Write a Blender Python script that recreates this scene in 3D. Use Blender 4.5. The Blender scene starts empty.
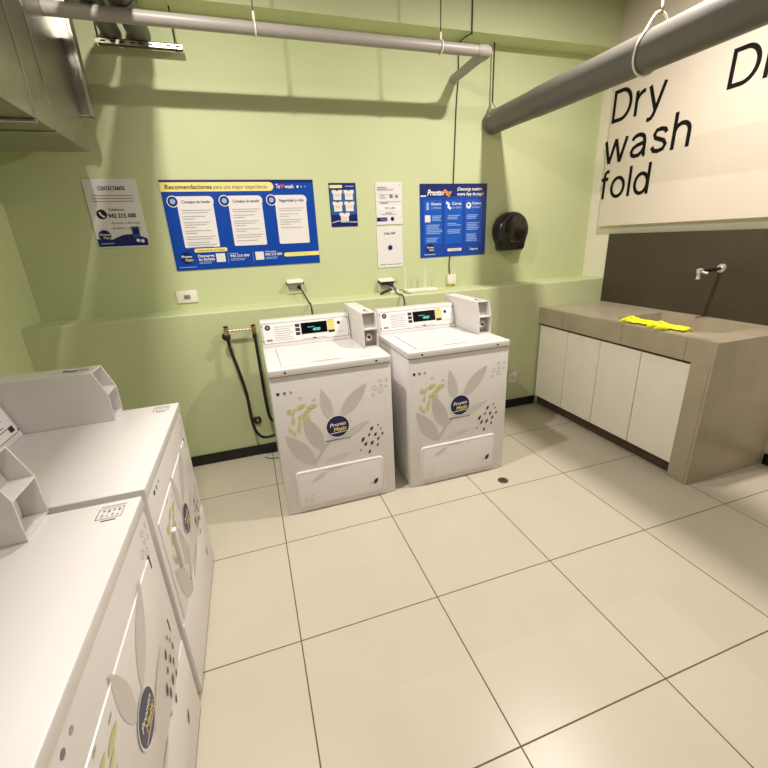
import bpy, bmesh, math, random
from mathutils import Vector, Matrix

S = bpy.context.scene
COL = S.collection
random.seed(7)
PI = math.pi

# ------------------------------------------------------------------ camera
cam_d = bpy.data.cameras.new('camera')
cam = bpy.data.objects.new('camera', cam_d)
COL.objects.link(cam)
cam.location = (0.0002, -1.8571, 1.5036)
cam.rotation_euler = (1.22916573, 0.04385511, -0.32223991)
cam_d.sensor_fit = 'HORIZONTAL'
cam_d.sensor_width = 36.0
cam_d.lens = 36.0 * 406.3 / 768.0
cam_d.clip_start = 0.02
S.camera = cam

# ------------------------------------------------------------------ world, lights, exposure
S.view_settings.view_transform = 'Standard'
S.view_settings.look = 'None'
S.view_settings.exposure = -0.10
S.view_settings.gamma = 1.0
S.view_settings.use_curve_mapping = False
w = bpy.data.worlds.new('world')
S.world = w
w.use_nodes = True
w.node_tree.nodes['Background'].inputs[0].default_value = (1.0, 0.95, 0.86, 1)
w.node_tree.nodes['Background'].inputs[1].default_value = 0.0


def area(name, loc, sx, sy, power, color=(1.0, 0.925, 0.855), rot=(0, 0, 0), spread=PI):
    d = bpy.data.lights.new(name, 'AREA')
    d.shape = 'RECTANGLE'
    d.size, d.size_y = sx, sy
    d.energy = power
    d.color = color
    d.spread = spread
    o = bpy.data.objects.new(name, d)
    o.location = loc
    o.rotation_euler = rot
    COL.objects.link(o)
    return o


area('ceiling_light_right', (1.92, -0.15, 3.10), 0.08, 0.08, 60)
area('ceiling_light_left', (-0.27, -0.15, 3.12), 0.07, 0.07, 55)
area('fill_light_behind_right', (1.9, -2.4, 3.2), 0.4, 0.4, 18)  # added fill behind the camera, stands for no known lamp
area('fill_light_behind_left', (0.0, -2.4, 3.2), 0.4, 0.4, 16)  # second added fill, brightens the foreground and machine fronts


# ------------------------------------------------------------------ materials
def lin(c):
    r = []
    for v in c[:3]:
        v = v / 255.0
        r.append(v / 12.92 if v <= 0.04045 else ((v + 0.055) / 1.055) ** 2.4)
    return tuple(r)


def mat(name, c, rough=0.5, metal=0.0, var=0.04, scale=9.0, bump=0.0, bscale=60.0, spec=0.5, coat=0.0):
    m = bpy.data.materials.new(name)
    m.use_nodes = True
    nt = m.node_tree
    b = nt.nodes['Principled BSDF']
    tc = nt.nodes.new('ShaderNodeTexCoord')
    nz = nt.nodes.new('ShaderNodeTexNoise')
    nz.inputs['Scale'].default_value = scale
    nz.inputs['Detail'].default_value = 4
    nt.links.new(tc.outputs['Object'], nz.inputs['Vector'])
    cr = nt.nodes.new('ShaderNodeValToRGB')
    l = lin(c)
    cr.color_ramp.elements[0].position = 0.3
    cr.color_ramp.elements[1].position = 0.7
    cr.color_ramp.elements[0].color = tuple(max(0, v * (1 - var)) for v in l) + (1,)
    cr.color_ramp.elements[1].color = tuple(min(1, v * (1 + var)) for v in l) + (1,)
    nt.links.new(nz.outputs['Fac'], cr.inputs['Fac'])
    nt.links.new(cr.outputs['Color'], b.inputs['Base Color'])
    b.inputs['Roughness'].default_value = rough
    b.inputs['Metallic'].default_value = metal
    b.inputs['Specular IOR Level'].default_value = spec
    if coat:
        b.inputs['Coat Weight'].default_value = coat
        b.inputs['Coat Roughness'].default_value = 0.15
    if bump:
        n2 = nt.nodes.new('ShaderNodeTexNoise')
        n2.inputs['Scale'].default_value = bscale
        n2.inputs['Detail'].default_value = 3
        nt.links.new(tc.outputs['Object'], n2.inputs['Vector'])
        bp = nt.nodes.new('ShaderNodeBump')
        bp.inputs['Strength'].default_value = bump
        bp.inputs['Distance'].default_value = 0.004
        nt.links.new(n2.outputs['Fac'], bp.inputs['Height'])
        nt.links.new(bp.outputs['Normal'], b.inputs['Normal'])
    return m


def floor_mat():
    m = bpy.data.materials.new('porcelain_floor_tiles')
    m.use_nodes = True
    nt = m.node_tree
    N = nt.nodes.new
    L = nt.links.new
    b = nt.nodes['Principled BSDF']
    tc = N('ShaderNodeTexCoord')
    sep = N('ShaderNodeSeparateXYZ')
    L(tc.outputs['Object'], sep.inputs[0])

    def edge(sock):
        d = N('ShaderNodeMath'); d.operation = 'DIVIDE'; d.inputs[1].default_value = 0.6
        L(sock, d.inputs[0])
        a = N('ShaderNodeMath'); a.operation = 'ADD'; a.inputs[1].default_value = 0.5
        L(d.outputs[0], a.inputs[0])
        f = N('ShaderNodeMath'); f.operation = 'FRACT'
        L(a.outputs[0], f.inputs[0])
        s = N('ShaderNodeMath'); s.operation = 'SUBTRACT'; s.inputs[1].default_value = 0.5
        L(f.outputs[0], s.inputs[0])
        ab = N('ShaderNodeMath'); ab.operation = 'ABSOLUTE'
        L(s.outputs[0], ab.inputs[0])
        return ab.outputs[0], a.outputs[0]
    ex, ix = edge(sep.outputs[0])
    ey, iy = edge(sep.outputs[1])
    mn = N('ShaderNodeMath'); mn.operation = 'MINIMUM'
    L(ex, mn.inputs[0]); L(ey, mn.inputs[1])
    gr = N('ShaderNodeMath'); gr.operation = 'LESS_THAN'; gr.inputs[1].default_value = 0.0042
    L(mn.outputs[0], gr.inputs[0])
    # one slightly different tone for each tile
    fx = N('ShaderNodeMath'); fx.operation = 'FLOOR'; L(ix, fx.inputs[0])
    fy = N('ShaderNodeMath'); fy.operation = 'FLOOR'; L(iy, fy.inputs[0])
    cb = N('ShaderNodeCombineXYZ'); L(fx.outputs[0], cb.inputs[0]); L(fy.outputs[0], cb.inputs[1])
    wn = N('ShaderNodeTexWhiteNoise'); wn.noise_dimensions = '3D'; L(cb.outputs[0], wn.inputs['Vector'])
    nz = N('ShaderNodeTexNoise'); nz.inputs['Scale'].default_value = 3.0; nz.inputs['Detail'].default_value = 6
    L(tc.outputs['Object'], nz.inputs['Vector'])
    mx = N('ShaderNodeMix'); mx.data_type = 'RGBA'
    c = lin(FLOOR_C)
    mx.inputs[6].default_value = tuple(v * 0.94 for v in c) + (1,)
    mx.inputs[7].default_value = tuple(v * 1.05 for v in c) + (1,)
    ad = N('ShaderNodeMath'); ad.operation = 'MULTIPLY_ADD'; ad.inputs[1].default_value = 0.35
    L(wn.outputs['Value'], ad.inputs[0]); L(nz.outputs['Fac'], ad.inputs[2])
    L(ad.outputs[0], mx.inputs[0])
    m2 = N('ShaderNodeMix'); m2.data_type = 'RGBA'
    L(gr.outputs[0], m2.inputs[0]); L(mx.outputs[2], m2.inputs[6])
    m2.inputs[7].default_value = lin((112, 88, 62)) + (1,)
    L(m2.outputs[2], b.inputs['Base Color'])
    rr = N('ShaderNodeMapRange'); rr.inputs[3].default_value = 0.30; rr.inputs[4].default_value = 0.8
    L(gr.outputs[0], rr.inputs[0]); L(rr.outputs[0], b.inputs['Roughness'])
    b.inputs['Specular IOR Level'].default_value = 0.32
    bp = N('ShaderNodeBump'); bp.inputs['Strength'].default_value = 0.3; bp.inputs['Distance'].default_value = 0.002
    bp.invert = True
    L(gr.outputs[0], bp.inputs['Height']); L(bp.outputs['Normal'], b.inputs['Normal'])
    return m


FLOOR_C = (202, 193, 176)
M = {}
M['floor'] = floor_mat()
M['green'] = mat('lime_green_wall_paint', (203, 211, 164), 0.55, var=0.02, scale=2.5, bump=0.08, bscale=90, spec=0.3)
M['white_wall'] = mat('white_wall_paint', (236, 230, 214), 0.6, var=0.015, scale=3, bump=0.06, bscale=80, spec=0.3)
M['panel_wall'] = mat('white_panel_paint', (222, 210, 194), 0.55, var=0.015, scale=3, spec=0.3)
M['ceiling'] = mat('ceiling_paint', (96, 94, 88), 0.85, var=0.05)
M['front_wall'] = mat('grey_plaster', (90, 86, 80), 0.8, var=0.04)
M['black_base'] = mat('black_skirting', (24, 20, 22), 0.4, var=0.1)
M['enamel'] = mat('white_enamel', (228, 224, 222), 0.3, var=0.012, scale=4, spec=0.5)
M['enamel_in'] = mat('grey_white_liner', (196, 190, 180), 0.5, var=0.03)
M['label_white'] = mat('white_label_film', (238, 236, 234), 0.4, var=0.01)
M['shadow_gap'] = mat('dark_gap', (46, 40, 34), 0.8, var=0.1)
M['leaf'] = mat('grey_leaf_print', (213, 208, 205), 0.4, var=0.02)
M['leaf_dark'] = mat('darker_leaf_print', (199, 194, 190), 0.4, var=0.02)
M['olive'] = mat('olive_petal_print', (214, 208, 138), 0.4, var=0.04)
M['black_print'] = mat('black_print', (28, 28, 36), 0.45, var=0.05)
M['vinyl'] = mat('black_vinyl', (14, 12, 13), 0.7, var=0.05, spec=0.2)
M['grey_print'] = mat('grey_print', (128, 126, 132), 0.5, var=0.03)
M['lightgrey_print'] = mat('light_grey_print', (176, 172, 172), 0.5, var=0.03)
M['navy'] = mat('navy_print', (16, 18, 78), 0.35, var=0.06)
M['white_print'] = mat('white_print', (240, 240, 240), 0.45, var=0.01)
M['yellow_print'] = mat('yellow_print', (240, 222, 110), 0.45, var=0.02)
M['yellow_soft'] = mat('soft_yellow_print', (244, 228, 130), 0.45, var=0.02)
M['blue'] = mat('poster_blue', (0, 66, 166), 0.35, var=0.04, scale=4)
M['blue_mid'] = mat('poster_mid_blue', (2, 86, 194), 0.35, var=0.04, scale=4)
M['blue_dark'] = mat('poster_dark_blue', (8, 28, 104), 0.35, var=0.05, scale=4)
M['teal'] = mat('poster_teal_blue', (40, 96, 150), 0.35, var=0.05)
M['paleblue'] = mat('pale_blue_print', (150, 180, 236), 0.4, var=0.02)
M['poster_white'] = mat('poster_white', (232, 228, 226), 0.45, var=0.012)
M['orange'] = mat('orange_print', (244, 160, 84), 0.45, var=0.03)
M['red'] = mat('red_print', (214, 60, 80), 0.45, var=0.03)
M['screen'] = mat('display_glass', (10, 14, 16), 0.12, var=0.05)
M['button'] = mat('dark_button', (52, 52, 50), 0.45, var=0.06)
M['chrome'] = mat('chrome', (228, 225, 218), 0.36, 0.75, var=0.03)
M['steel'] = mat('brushed_steel', (170, 164, 152), 0.35, 1.0, var=0.05)
M['darkmetal'] = mat('dark_metal', (70, 62, 52), 0.4, 0.8, var=0.1)
M['brass'] = mat('brass_fitting', (176, 146, 88), 0.35, 0.9, var=0.08)
M['rubber'] = mat('black_rubber', (24, 24, 24), 0.55, var=0.1)
M['blackplastic'] = mat('black_plastic', (30, 25, 20), 0.28, var=0.06)
M['smoke'] = mat('smoked_cover', (42, 35, 26), 0.2, var=0.05)
M['pvc'] = mat('grey_pvc', (158, 153, 145), 0.42, var=0.03, scale=5)
M['pvc_dark'] = mat('dark_grey_pvc', (98, 95, 89), 0.42, var=0.05, scale=4)
M['white_plastic'] = mat('white_plastic', (238, 234, 222), 0.35, var=0.01)
M['zip'] = mat('white_strap', (236, 230, 220), 0.4, var=0.02)
M['galv'] = mat('galvanised_sheet', (168, 166, 156), 0.34, 0.92, var=0.09, scale=14, bump=0.04, bscale=20)
M['rail'] = mat('galvanised_rail', (190, 186, 170), 0.35, 0.9, var=0.1, scale=30)
M['stone'] = mat('grey_stone_slab', (174, 162, 140), 0.32, var=0.09, scale=5, bump=0.03, bscale=40)
M['stone_dark'] = mat('dark_stone_slab', (68, 58, 46), 0.36, var=0.12, scale=4, bump=0.03, bscale=40)
M['joint'] = mat('stone_joint', (92, 82, 68), 0.7, var=0.05)
M['door'] = mat('white_cabinet_board', (246, 240, 228), 0.4, var=0.015)
M['plinth'] = mat('dark_plinth', (70, 58, 44), 0.6, var=0.1)
M['glove'] = mat('yellow_rubber', (238, 240, 30), 0.5, var=0.05, scale=30)
M['drainmetal'] = mat('drain_metal', (110, 102, 88), 0.4, 0.6, var=0.15, scale=60)
mc = bpy.data.materials.new('cyan_digits')
mc.use_nodes = True
mc.node_tree.nodes['Principled BSDF'].inputs['Base Color'].default_value = (0.1, 0.5, 0.5, 1)
mc.node_tree.nodes['Principled BSDF'].inputs['Emission Color'].default_value = (0.35, 0.95, 0.95, 1)
mc.node_tree.nodes['Principled BSDF'].inputs['Emission Strength'].default_value = 0.35
M['cyan'] = mc


# ------------------------------------------------------------------ mesh builder
class MB:
    def __init__(self):
        self.bm = bmesh.new()
        self.mats = []

    def mi(self, m):
        if m not in self.mats:
            self.mats.append(m)
        return self.mats.index(m)

    def merge(self, t, m, smooth=False):
        i = self.mi(m)
        bmesh.ops.recalc_face_normals(t, faces=t.faces)
        for f in t.faces:
            f.material_index = i
            f.smooth = smooth
        me = bpy.data.meshes.new('t')
        t.to_mesh(me)
        t.free()
        self.bm.from_mesh(me)
        bpy.data.meshes.remove(me)

    def box(self, x0, x1, y0, y1, z0, z1, m, bev=0.0, seg=2):
        t = bmesh.new()
        bmesh.ops.create_cube(t, size=1)
        for v in t.verts:
            v.co = Vector((x0 + (v.co.x + .5) * (x1 - x0), y0 + (v.co.y + .5) * (y1 - y0), z0 + (v.co.z + .5) * (z1 - z0)))
        if bev:
            bmesh.ops.bevel(t, geom=t.edges[:], offset=bev, segments=seg, profile=0.5, affect='EDGES')
        self.merge(t, m)
        return self

    def prism(self, pts, axis, a0, a1, m, bev=0.0, seg=2):
        t = bmesh.new()

        def P(p, a):
            return {'x': (a, p[0], p[1]), 'y': (p[0], a, p[1]), 'z': (p[0], p[1], a)}[axis]
        A = [t.verts.new(P(p, a0)) for p in pts]
        B = [t.verts.new(P(p, a1)) for p in pts]
        n = len(pts)
        t.faces.new(A)
        t.faces.new(B[::-1])
        for i in range(n):
            t.faces.new((A[i], B[i], B[(i + 1) % n], A[(i + 1) % n]))
        if bev:
            bmesh.ops.recalc_face_normals(t, faces=t.faces)
            bmesh.ops.bevel(t, geom=t.edges[:], offset=bev, segments=seg, profile=0.5, affect='EDGES')
        self.merge(t, m)
        return self

    def tube(self, pts, r, m, seg=14, smooth=0, caps=True):
        P = [Vector(p) for p in pts]
        R = list(r) if isinstance(r, (list, tuple)) else [r] * len(P)
        if smooth:
            Q, RR = [], []
            n = len(P)
            for i in range(n - 1):
                p0, p1, p2, p3 = P[max(i - 1, 0)], P[i], P[i + 1], P[min(i + 2, n - 1)]
                for k in range(smooth):
                    t = k / smooth
                    Q.append(0.5 * ((2 * p1) + (p2 - p0) * t + (2 * p0 - 5 * p1 + 4 * p2 - p3) * t * t + (3 * p1 - p0 - 3 * p2 + p3) * t ** 3))
                    RR.append(R[i] * (1 - t) + R[i + 1] * t)
            Q.append(P[-1]); RR.append(R[-1])
            P, R = Q, RR
        t = bmesh.new()
        rings = []
        n = len(P)
        up = None
        for i in range(n):
            d = (P[min(i + 1, n - 1)] - P[max(i - 1, 0)])
            if d.length < 1e-9:
                d = Vector((0, 0, 1))
            d.normalize()
            if up is None:
                up = Vector((0, 0, 1)) if abs(d.z) < 0.9 else Vector((1, 0, 0))
            a = (up - d * up.dot(d))
            if a.length < 1e-6:
                a = d.orthogonal()
            a.normalize()
            up = a
            b = d.cross(a)
            rings.append([t.verts.new(P[i] + R[i] * (math.cos(2 * PI * k / seg) * a + math.sin(2 * PI * k / seg) * b)) for k in range(seg)])
        for i in range(n - 1):
            for k in range(seg):
                t.faces.new((rings[i][k], rings[i][(k + 1) % seg], rings[i + 1][(k + 1) % seg], rings[i + 1][k]))
        if caps:
            t.faces.new(rings[0][::-1])
            t.faces.new(rings[-1])
        self.merge(t, m, True)
        return self

    def lathe(self, prof, o, axis, m, seg=32, smooth=True):
        """prof: (radius, distance along axis) pairs; closed at both ends."""
        ax = Vector(axis).normalized()
        a = ax.orthogonal().normalized()
        b = ax.cross(a)
        o = Vector(o)
        t = bmesh.new()
        rings = []
        for (r, h) in prof:
            rings.append([t.verts.new(o + ax * h + max(r, 1e-4) * (math.cos(2 * PI * k / seg) * a + math.sin(2 * PI * k / seg) * b)) for k in range(seg)])
        for i in range(len(rings) - 1):
            for k in range(seg):
                t.faces.new((rings[i][k], rings[i][(k + 1) % seg], rings[i + 1][(k + 1) % seg], rings[i + 1][k]))
        t.faces.new(rings[0][::-1])
        t.faces.new(rings[-1])
        self.merge(t, m, smooth)
        return self

    # flat prints on a frame: frame(u, v, w) -> point
    def flat(self, fr, pts, m, w=0.001):
        vs = [self.bm.verts.new(fr(u, v, w)) for (u, v) in pts]
        f = self.bm.faces.new(vs)
        f.material_index = self.mi(m)
        return self

    def rect(self, fr, u0, u1, v0, v1, m, w=0.001, r=0.0):
        if r <= 0:
            return self.flat(fr, [(u0, v0), (u1, v0), (u1, v1), (u0, v1)], m, w)
        r = min(r, (u1 - u0) / 2 - 1e-5, (v1 - v0) / 2 - 1e-5)
        pts = []
        for (cu, cv, a0) in ((u1 - r, v0 + r, -90), (u1 - r, v1 - r, 0), (u0 + r, v1 - r, 90), (u0 + r, v0 + r, 180)):
            for k in range(6):
                a = math.radians(a0 + 90 * k / 5)
                pts.append((cu + r * math.cos(a), cv + r * math.sin(a)))
        return self.flat(fr, pts, m, w)

    def disc(self, fr, u, v, ru, m, w=0.001, rv=None, rot=0.0, n=20):
        rv = rv or ru
        c, s = math.cos(rot), math.sin(rot)
        pts = []
        for k in range(n):
            a = 2 * PI * k / n
            x, y = ru * math.cos(a), rv * math.sin(a)
            pts.append((u + c * x - s * y, v + s * x + c * y))
        return self.flat(fr, pts, m, w)

    def ring(self, fr, u, v, r, th, m, w=0.001, n=20):
        i = self.mi(m)
        A = [self.bm.verts.new(fr(u + r * math.cos(2 * PI * k / n), v + r * math.sin(2 * PI * k / n), w)) for k in range(n)]
        B = [self.bm.verts.new(fr(u + (r - th) * math.cos(2 * PI * k / n), v + (r - th) * math.sin(2 * PI * k / n), w)) for k in range(n)]
        for k in range(n):
            f = self.bm.faces.new((A[k], A[(k + 1) % n], B[(k + 1) % n], B[k]))
            f.material_index = i
        return self

    def leaf(self, fr, b, t, width, m, w=0.001, bend=0.0, n=12):
        b, t = Vector(b), Vector(t)
        d = t - b
        nrm = Vector((-d.y, d.x)).normalized()
        L, Rr = [], []
        for k in range(n + 1):
            s = k / n
            h = width * 0.5 * (math.sin(PI * s ** 0.85) ** 0.9 if 0 < s < 1 else 0)
            c = b + d * s + nrm * bend * math.sin(PI * s)
            L.append(c + nrm * h); Rr.append(c - nrm * h)
        pts = [tuple(p) for p in Rr] + [tuple(p) for p in L[::-1][1:-1]]
        return self.flat(fr, pts, m, w)

    def strip(self, fr, pts, th, m, w=0.001):
        P = [Vector(p) for p in pts]
        A, B = [], []
        for i, p in enumerate(P):
            d = (P[min(i + 1, len(P) - 1)] - P[max(i - 1, 0)]).normalized()
            n = Vector((-d.y, d.x))
            A.append(self.bm.verts.new(fr(*(p + n * th / 2), w)))
            B.append(self.bm.verts.new(fr(*(p - n * th / 2), w)))
        for i in range(len(P) - 1):
            f = self.bm.faces.new((B[i], B[i + 1], A[i + 1], A[i]))
            f.material_index = self.mi(m)
        return self

    def text(self, fr, s, u, v, h, m, w=0.0014, width=None, bold=0.0, align='L', slant=0.0):
        """h: cap height; width: fitted total width; align L, C or R about u."""
        fc = bpy.data.curves.new('t', 'FONT')
        fc.body = s
        fc.size = 1.0
        fc.offset = bold
        fc.resolution_u = 3
        fc.shear = slant
        ob = bpy.data.objects.new('t', fc)
        COL.objects.link(ob)
        dg = bpy.context.evaluated_depsgraph_get()
        dg.update()
        me = ob.evaluated_get(dg).to_mesh()
        vs = [x.co.copy() for x in me.vertices]
        ps = [list(p.vertices) for p in me.polygons]
        ob.evaluated_get(dg).to_mesh_clear()
        bpy.data.objects.remove(ob)
        bpy.data.curves.remove(fc)
        if not vs:
            return self
        x0 = min(q.x for q in vs); x1 = max(q.x for q in vs)
        sc = h / 0.729
        sx = width / (x1 - x0) if width else sc
        tot = (x1 - x0) * sx
        off = {'L': 0, 'C': -tot / 2, 'R': -tot}[align]
        nv = [self.bm.verts.new(fr(u + off + (q.x - x0) * sx, v + q.y * sc, w)) for q in vs]
        i = self.mi(m)
        for p in ps:
            try:
                f = self.bm.faces.new([nv[k] for k in p])
                f.material_index = i
            except ValueError:
                pass
        return self

    def build(self, name, parent=None, loc=None, sharp=40):
        me = bpy.data.meshes.new(name)
        self.bm.to_mesh(me)
        self.bm.free()
        for m in self.mats:
            me.materials.append(m)
        o = bpy.data.objects.new(name, me)
        COL.objects.link(o)
        if parent is not None:
            o.parent = parent
        if loc is not None:
            o.location = loc
        try:
            me.set_sharp_from_angle(angle=math.radians(sharp))
        except Exception:
            pass
        return o


def empty(name, loc, label, cat, rz=0.0, group=None):
    o = bpy.data.objects.new(name, None)
    o.empty_display_size = 0.1
    COL.objects.link(o)
    o.location = loc
    o.rotation_euler = (0, 0, rz)
    tag(o, label, cat, group)
    return o


def tag(o, label, cat, group=None):
    o['label'] = label
    o['category'] = cat
    if group:
        o['group'] = group
    return o


def struct(o):
    o['kind'] = 'structure'
    return o


# ------------------------------------------------------------------ room shell
XL, XR, YU, YB, ZL = -1.307, 3.066, 1.3625, 1.076, 1.096
YF, ZC = -5.0, 3.4

b = MB(); b.box(XL - .1, XR + .1, YF - .1, YU + .1, -.12, 0, M['floor'])
struct(b.build('floor'))
b = MB(); b.box(XL - .1, XR + .1, YF - .1, YU + .1, ZC, ZC + .1, M['ceiling'])
struct(b.build('ceiling'))
# back wall: thicker lower half with a ledge on top
b = MB(); b.prism([(YB, 0), (YB, ZL - .006), (YB + .006, ZL), (YU, ZL), (YU, ZC), (YU + .1, ZC), (YU + .1, 0)], 'x', XL, XR, M['green'])
struct(b.build('wall_back'))
b = MB(); b.box(XL - .1, XL, YF - .1, YU + .1, 0, ZC, M['green'])
struct(b.build('wall_left'))
b = MB(); b.box(XR, XR + .1, YF - .1, YU + .1, 0, ZC, M['white_wall'])
struct(b.build('wall_right'))
b = MB(); b.box(XL, XR, YF - .1, YF, 0, ZC, M['front_wall'])
struct(b.build('wall_front'))
# beam along the top of the back wall, raised panel on the right wall
b = MB(); b.box(XL, XR, 1.20, YU, 2.825, ZC, M['green'])
struct(b.build('trim_1'))
b = MB(); b.box(3.015, XR, YF, 1.20, 1.531, ZC, M['panel_wall'])
struct(b.build('trim_2'))
b = MB(); b.box(XL + .012, 2.385, YB - .012, YB, 0, .078, M['black_base'], .002)
struct(b.build('baseboard_back'))
b = MB(); b.box(XR - .014, XR, YF, -.392, 0, .075, M['black_base'], .002)
struct(b.build('baseboard_right'))
b = MB(); b.box(XL, XL + .012, YF, YB - .012, 0, .078, M['black_base'], .002)
struct(b.build('baseboard_left'))


# ------------------------------------------------------------------ machines
def ffront(off=0.0):
    return lambda u, v, w: Vector((u, -w - off, v))


def decals(b, fr, W0, du=0.0, dv=0.0, w=0.001):
    """printed plant on a machine front; u given as a share of the washer's width"""
    U = lambda p: (p[0] * W0 + du, p[1] + dv)
    leaf, ld = M['leaf'], M['leaf_dark']
    b.leaf(fr, U((.452, .560)), U((.392, .755)), .062, leaf, w)
    b.leaf(fr, U((.535, .575)), U((.780, .752)), .074, leaf, w)
    b.leaf(fr, U((.520, .435)), U((.790, .520)), .040, leaf, w)
    b.leaf(fr, U((.360, .385)), U((.225, .612)), .088, ld, w)
    b.leaf(fr, U((.280, .300)), U((.060, .516)), .092, ld, w)
    b.leaf(fr, U((.370, .300)), U((.615, .338)), .030, leaf, w)
    b.strip(fr, [U((.270, .300)), U((.320, .350)), U((.365, .395)), U((.42, .43))], .014, ld, w + .0003)
    ol = M['olive']
    for (p, ln, a, k) in [((.117, .654), .030, 60, 1), ((.141, .602), .040, 75, 1), ((.106, .544), .040, 100, 1), ((.137, .520), .030, 85, 1),
                          ((.175, .535), .034, 95, 1), ((.218, .673), .052, 20, 1.2), ((.305, .664), .056, 8, 1.3), ((.220, .617), .052, 20, 1.2),
                          ((.255, .600), .046, 40, 1), ((.190, .570), .046, 80, 1), ((.150, .650), .040, 50, 1), ((.265, .640), .044, 15, 1)]:
        c = Vector(U(p)); a = math.radians(a)
        d = Vector((math.cos(a), math.sin(a))) * ln / 2
        b.leaf(fr, c - d * 1.1, c + d * 1.1, .017 * k, ol, w + .0006)
    for (p, ln, a) in [((.221, .722), .022, 15), ((.327, .698), .026, 10)]:
        c = Vector(U(p)); a = math.radians(a); d = Vector((math.cos(a), math.sin(a))) * ln / 2
        b.leaf(fr, c - d, c + d, .006, M['lightgrey_print'], w + .0006)
    for k, p in enumerate([(.801, .466), (.862, .482), (.884, .456), (.775, .428), (.832, .424), (.897, .422), (.717, .405), (.857, .393), (.740, .372), (.797, .373), (.848, .353), (.690, .338), (.771, .318)]):
        c = Vector(U(p)); big = 1.3 * (0.024, .013, .012, .018, .022, .018, .028, .020, .024, .026, .018, .012, .022)[k]
        d = Vector((.5, .87)) * big / 2
        b.leaf(fr, c - d, c + d, big * .46, M['black_print'], w + .0006, n=8)


def top_marks(b, fr, W0, du=0, dv=0, w=0.001):
    for k, m in enumerate((M['black_print'], M['grey_print'], M['lightgrey_print'])):
        b.disc(fr, (.050 + .051 * k) * W0 + du, .760 + dv, .0085 - .0008 * k, m, w)
    for (u, v, r) in [(.846, .712, .013), (.900, .690, .013), (.833, .672, .008), (.898, .752, .009), (.955, .752, .008), (.905, .722, .008), (.95, .715, .007)]:
        b.ring(fr, u * W0 + du, v + dv, r, .0022, M['lightgrey_print'], w)


def badge(parent, fr, u, v, r, w):
    b = MB()
    b.disc(fr, u, v, r * 1.09, M['white_print'], w, n=40)
    b.disc(fr, u, v, r, M['navy'], w + .0005, n=40)
    o = b.build('logo_badge', parent)
    o['label'] = 'round navy badge with white and yellow lettering'
    t = MB()
    f2 = lambda a, c, ww: fr(u + a * math.cos(.06) - c * math.sin(.06), v + a * math.sin(.06) + c * math.cos(.06), ww)
    t.text(f2, 'Pronto', -.70 * r, .06 * r, .34 * r, M['white_print'], w + .001, width=1.45 * r, bold=.02, slant=.2)
    t.text(f2, 'Matic', -.42 * r, -.42 * r, .38 * r, M['yellow_print'], w + .001, width=1.2 * r, bold=.025, slant=.2)
    t.rect(f2, -.74 * r, .72 * r, -.60 * r, -.53 * r, M['white_print'], w + .001)
    t.build('lettering', o)
    return o


def coin_box(parent, x0, x1, yb, z0, yback, W, lock=True):
    """meter case: side cheeks, shelf half way up, recess above and below"""
    zm, zt = z0 + .113, z0 + .207
    e = M['enamel']
    b = MB()
    prof = [(yb, z0), (yb, zm), (yb + .036, zt), (yback, zt), (yback, z0)]
    b.prism(prof, 'x', x0, x0 + .004, e, .0012, 1)
    b.prism(prof, 'x', x1 - .004, x1, e, .0012, 1)
    r = .052
    b.prism([(yb + r, z0 + .001), (yb + r, zm), (yb + r + .030, zt - .001), (yback - .001, zt - .001), (yback - .001, z0 + .001)], 'x', x0 + .003, x1 - .003, M['enamel_in'])
    b.box(x0 + .002, x1 - .002, yb + .035, yback, zt - .005, zt + .0006, e, .001, 1)
    b.prism([(yb + .001, zm - .004), (yb + .001, zm + .002), (yb + r + .01, zm + .002), (yb + r + .01, zm - .004)], 'x', x0 + .003, x1 - .003, e)
    b.box(x0 + .003, x1 - .003, yb + .002, yb + r + .01, z0, z0 + .006, e)
    o = b.build('coin_box', parent)
    c = MB()
    xc = (x0 + x1) / 2
    c.box(xc - .030, xc + .030, yb + .040, yb + r, z0 + .022, z0 + .092, M['steel'] if lock else M['enamel_in'], .003, 1)
    if lock:
      c.lathe([(.020, 0), (.022, .004), (.020, .012), (.012, .016)], (xc - .006, yb + .042, z0 + .060), (0, -1, 0), M['chrome'])
      c.lathe([(.009, 0), (.009, .004)], (xc - .006, yb + .027, z0 + .060), (0, -1, 0), M['rubber'])
    c.build('coin_lock' if lock else 'coin_plate', o)
    # sticker on top of the case
    s = MB()
    ft = lambda u, v, w: Vector((u, v, zt + .0006 + w))
    s.flat(ft, [(xc - .004, yb + .125), (xc + .010, yb + .125), (xc + .012, yb + .150), (xc - .002, yb + .150)], M['black_print'], .0012)
    s.flat(ft, [(xc - .008, yb + .100), (xc + .006, yb + .100), (xc + .004, yb + .122), (xc - .010, yb + .122)], M['black_print'], .0012)
    s.flat(ft, [(xc - .003, yb + .062), (xc + .011, yb + .062), (xc + .011, yb + .096), (xc - .003, yb + .096)], M['lightgrey_print'], .0012)
    s.build('sticker', o)
    return o


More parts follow.
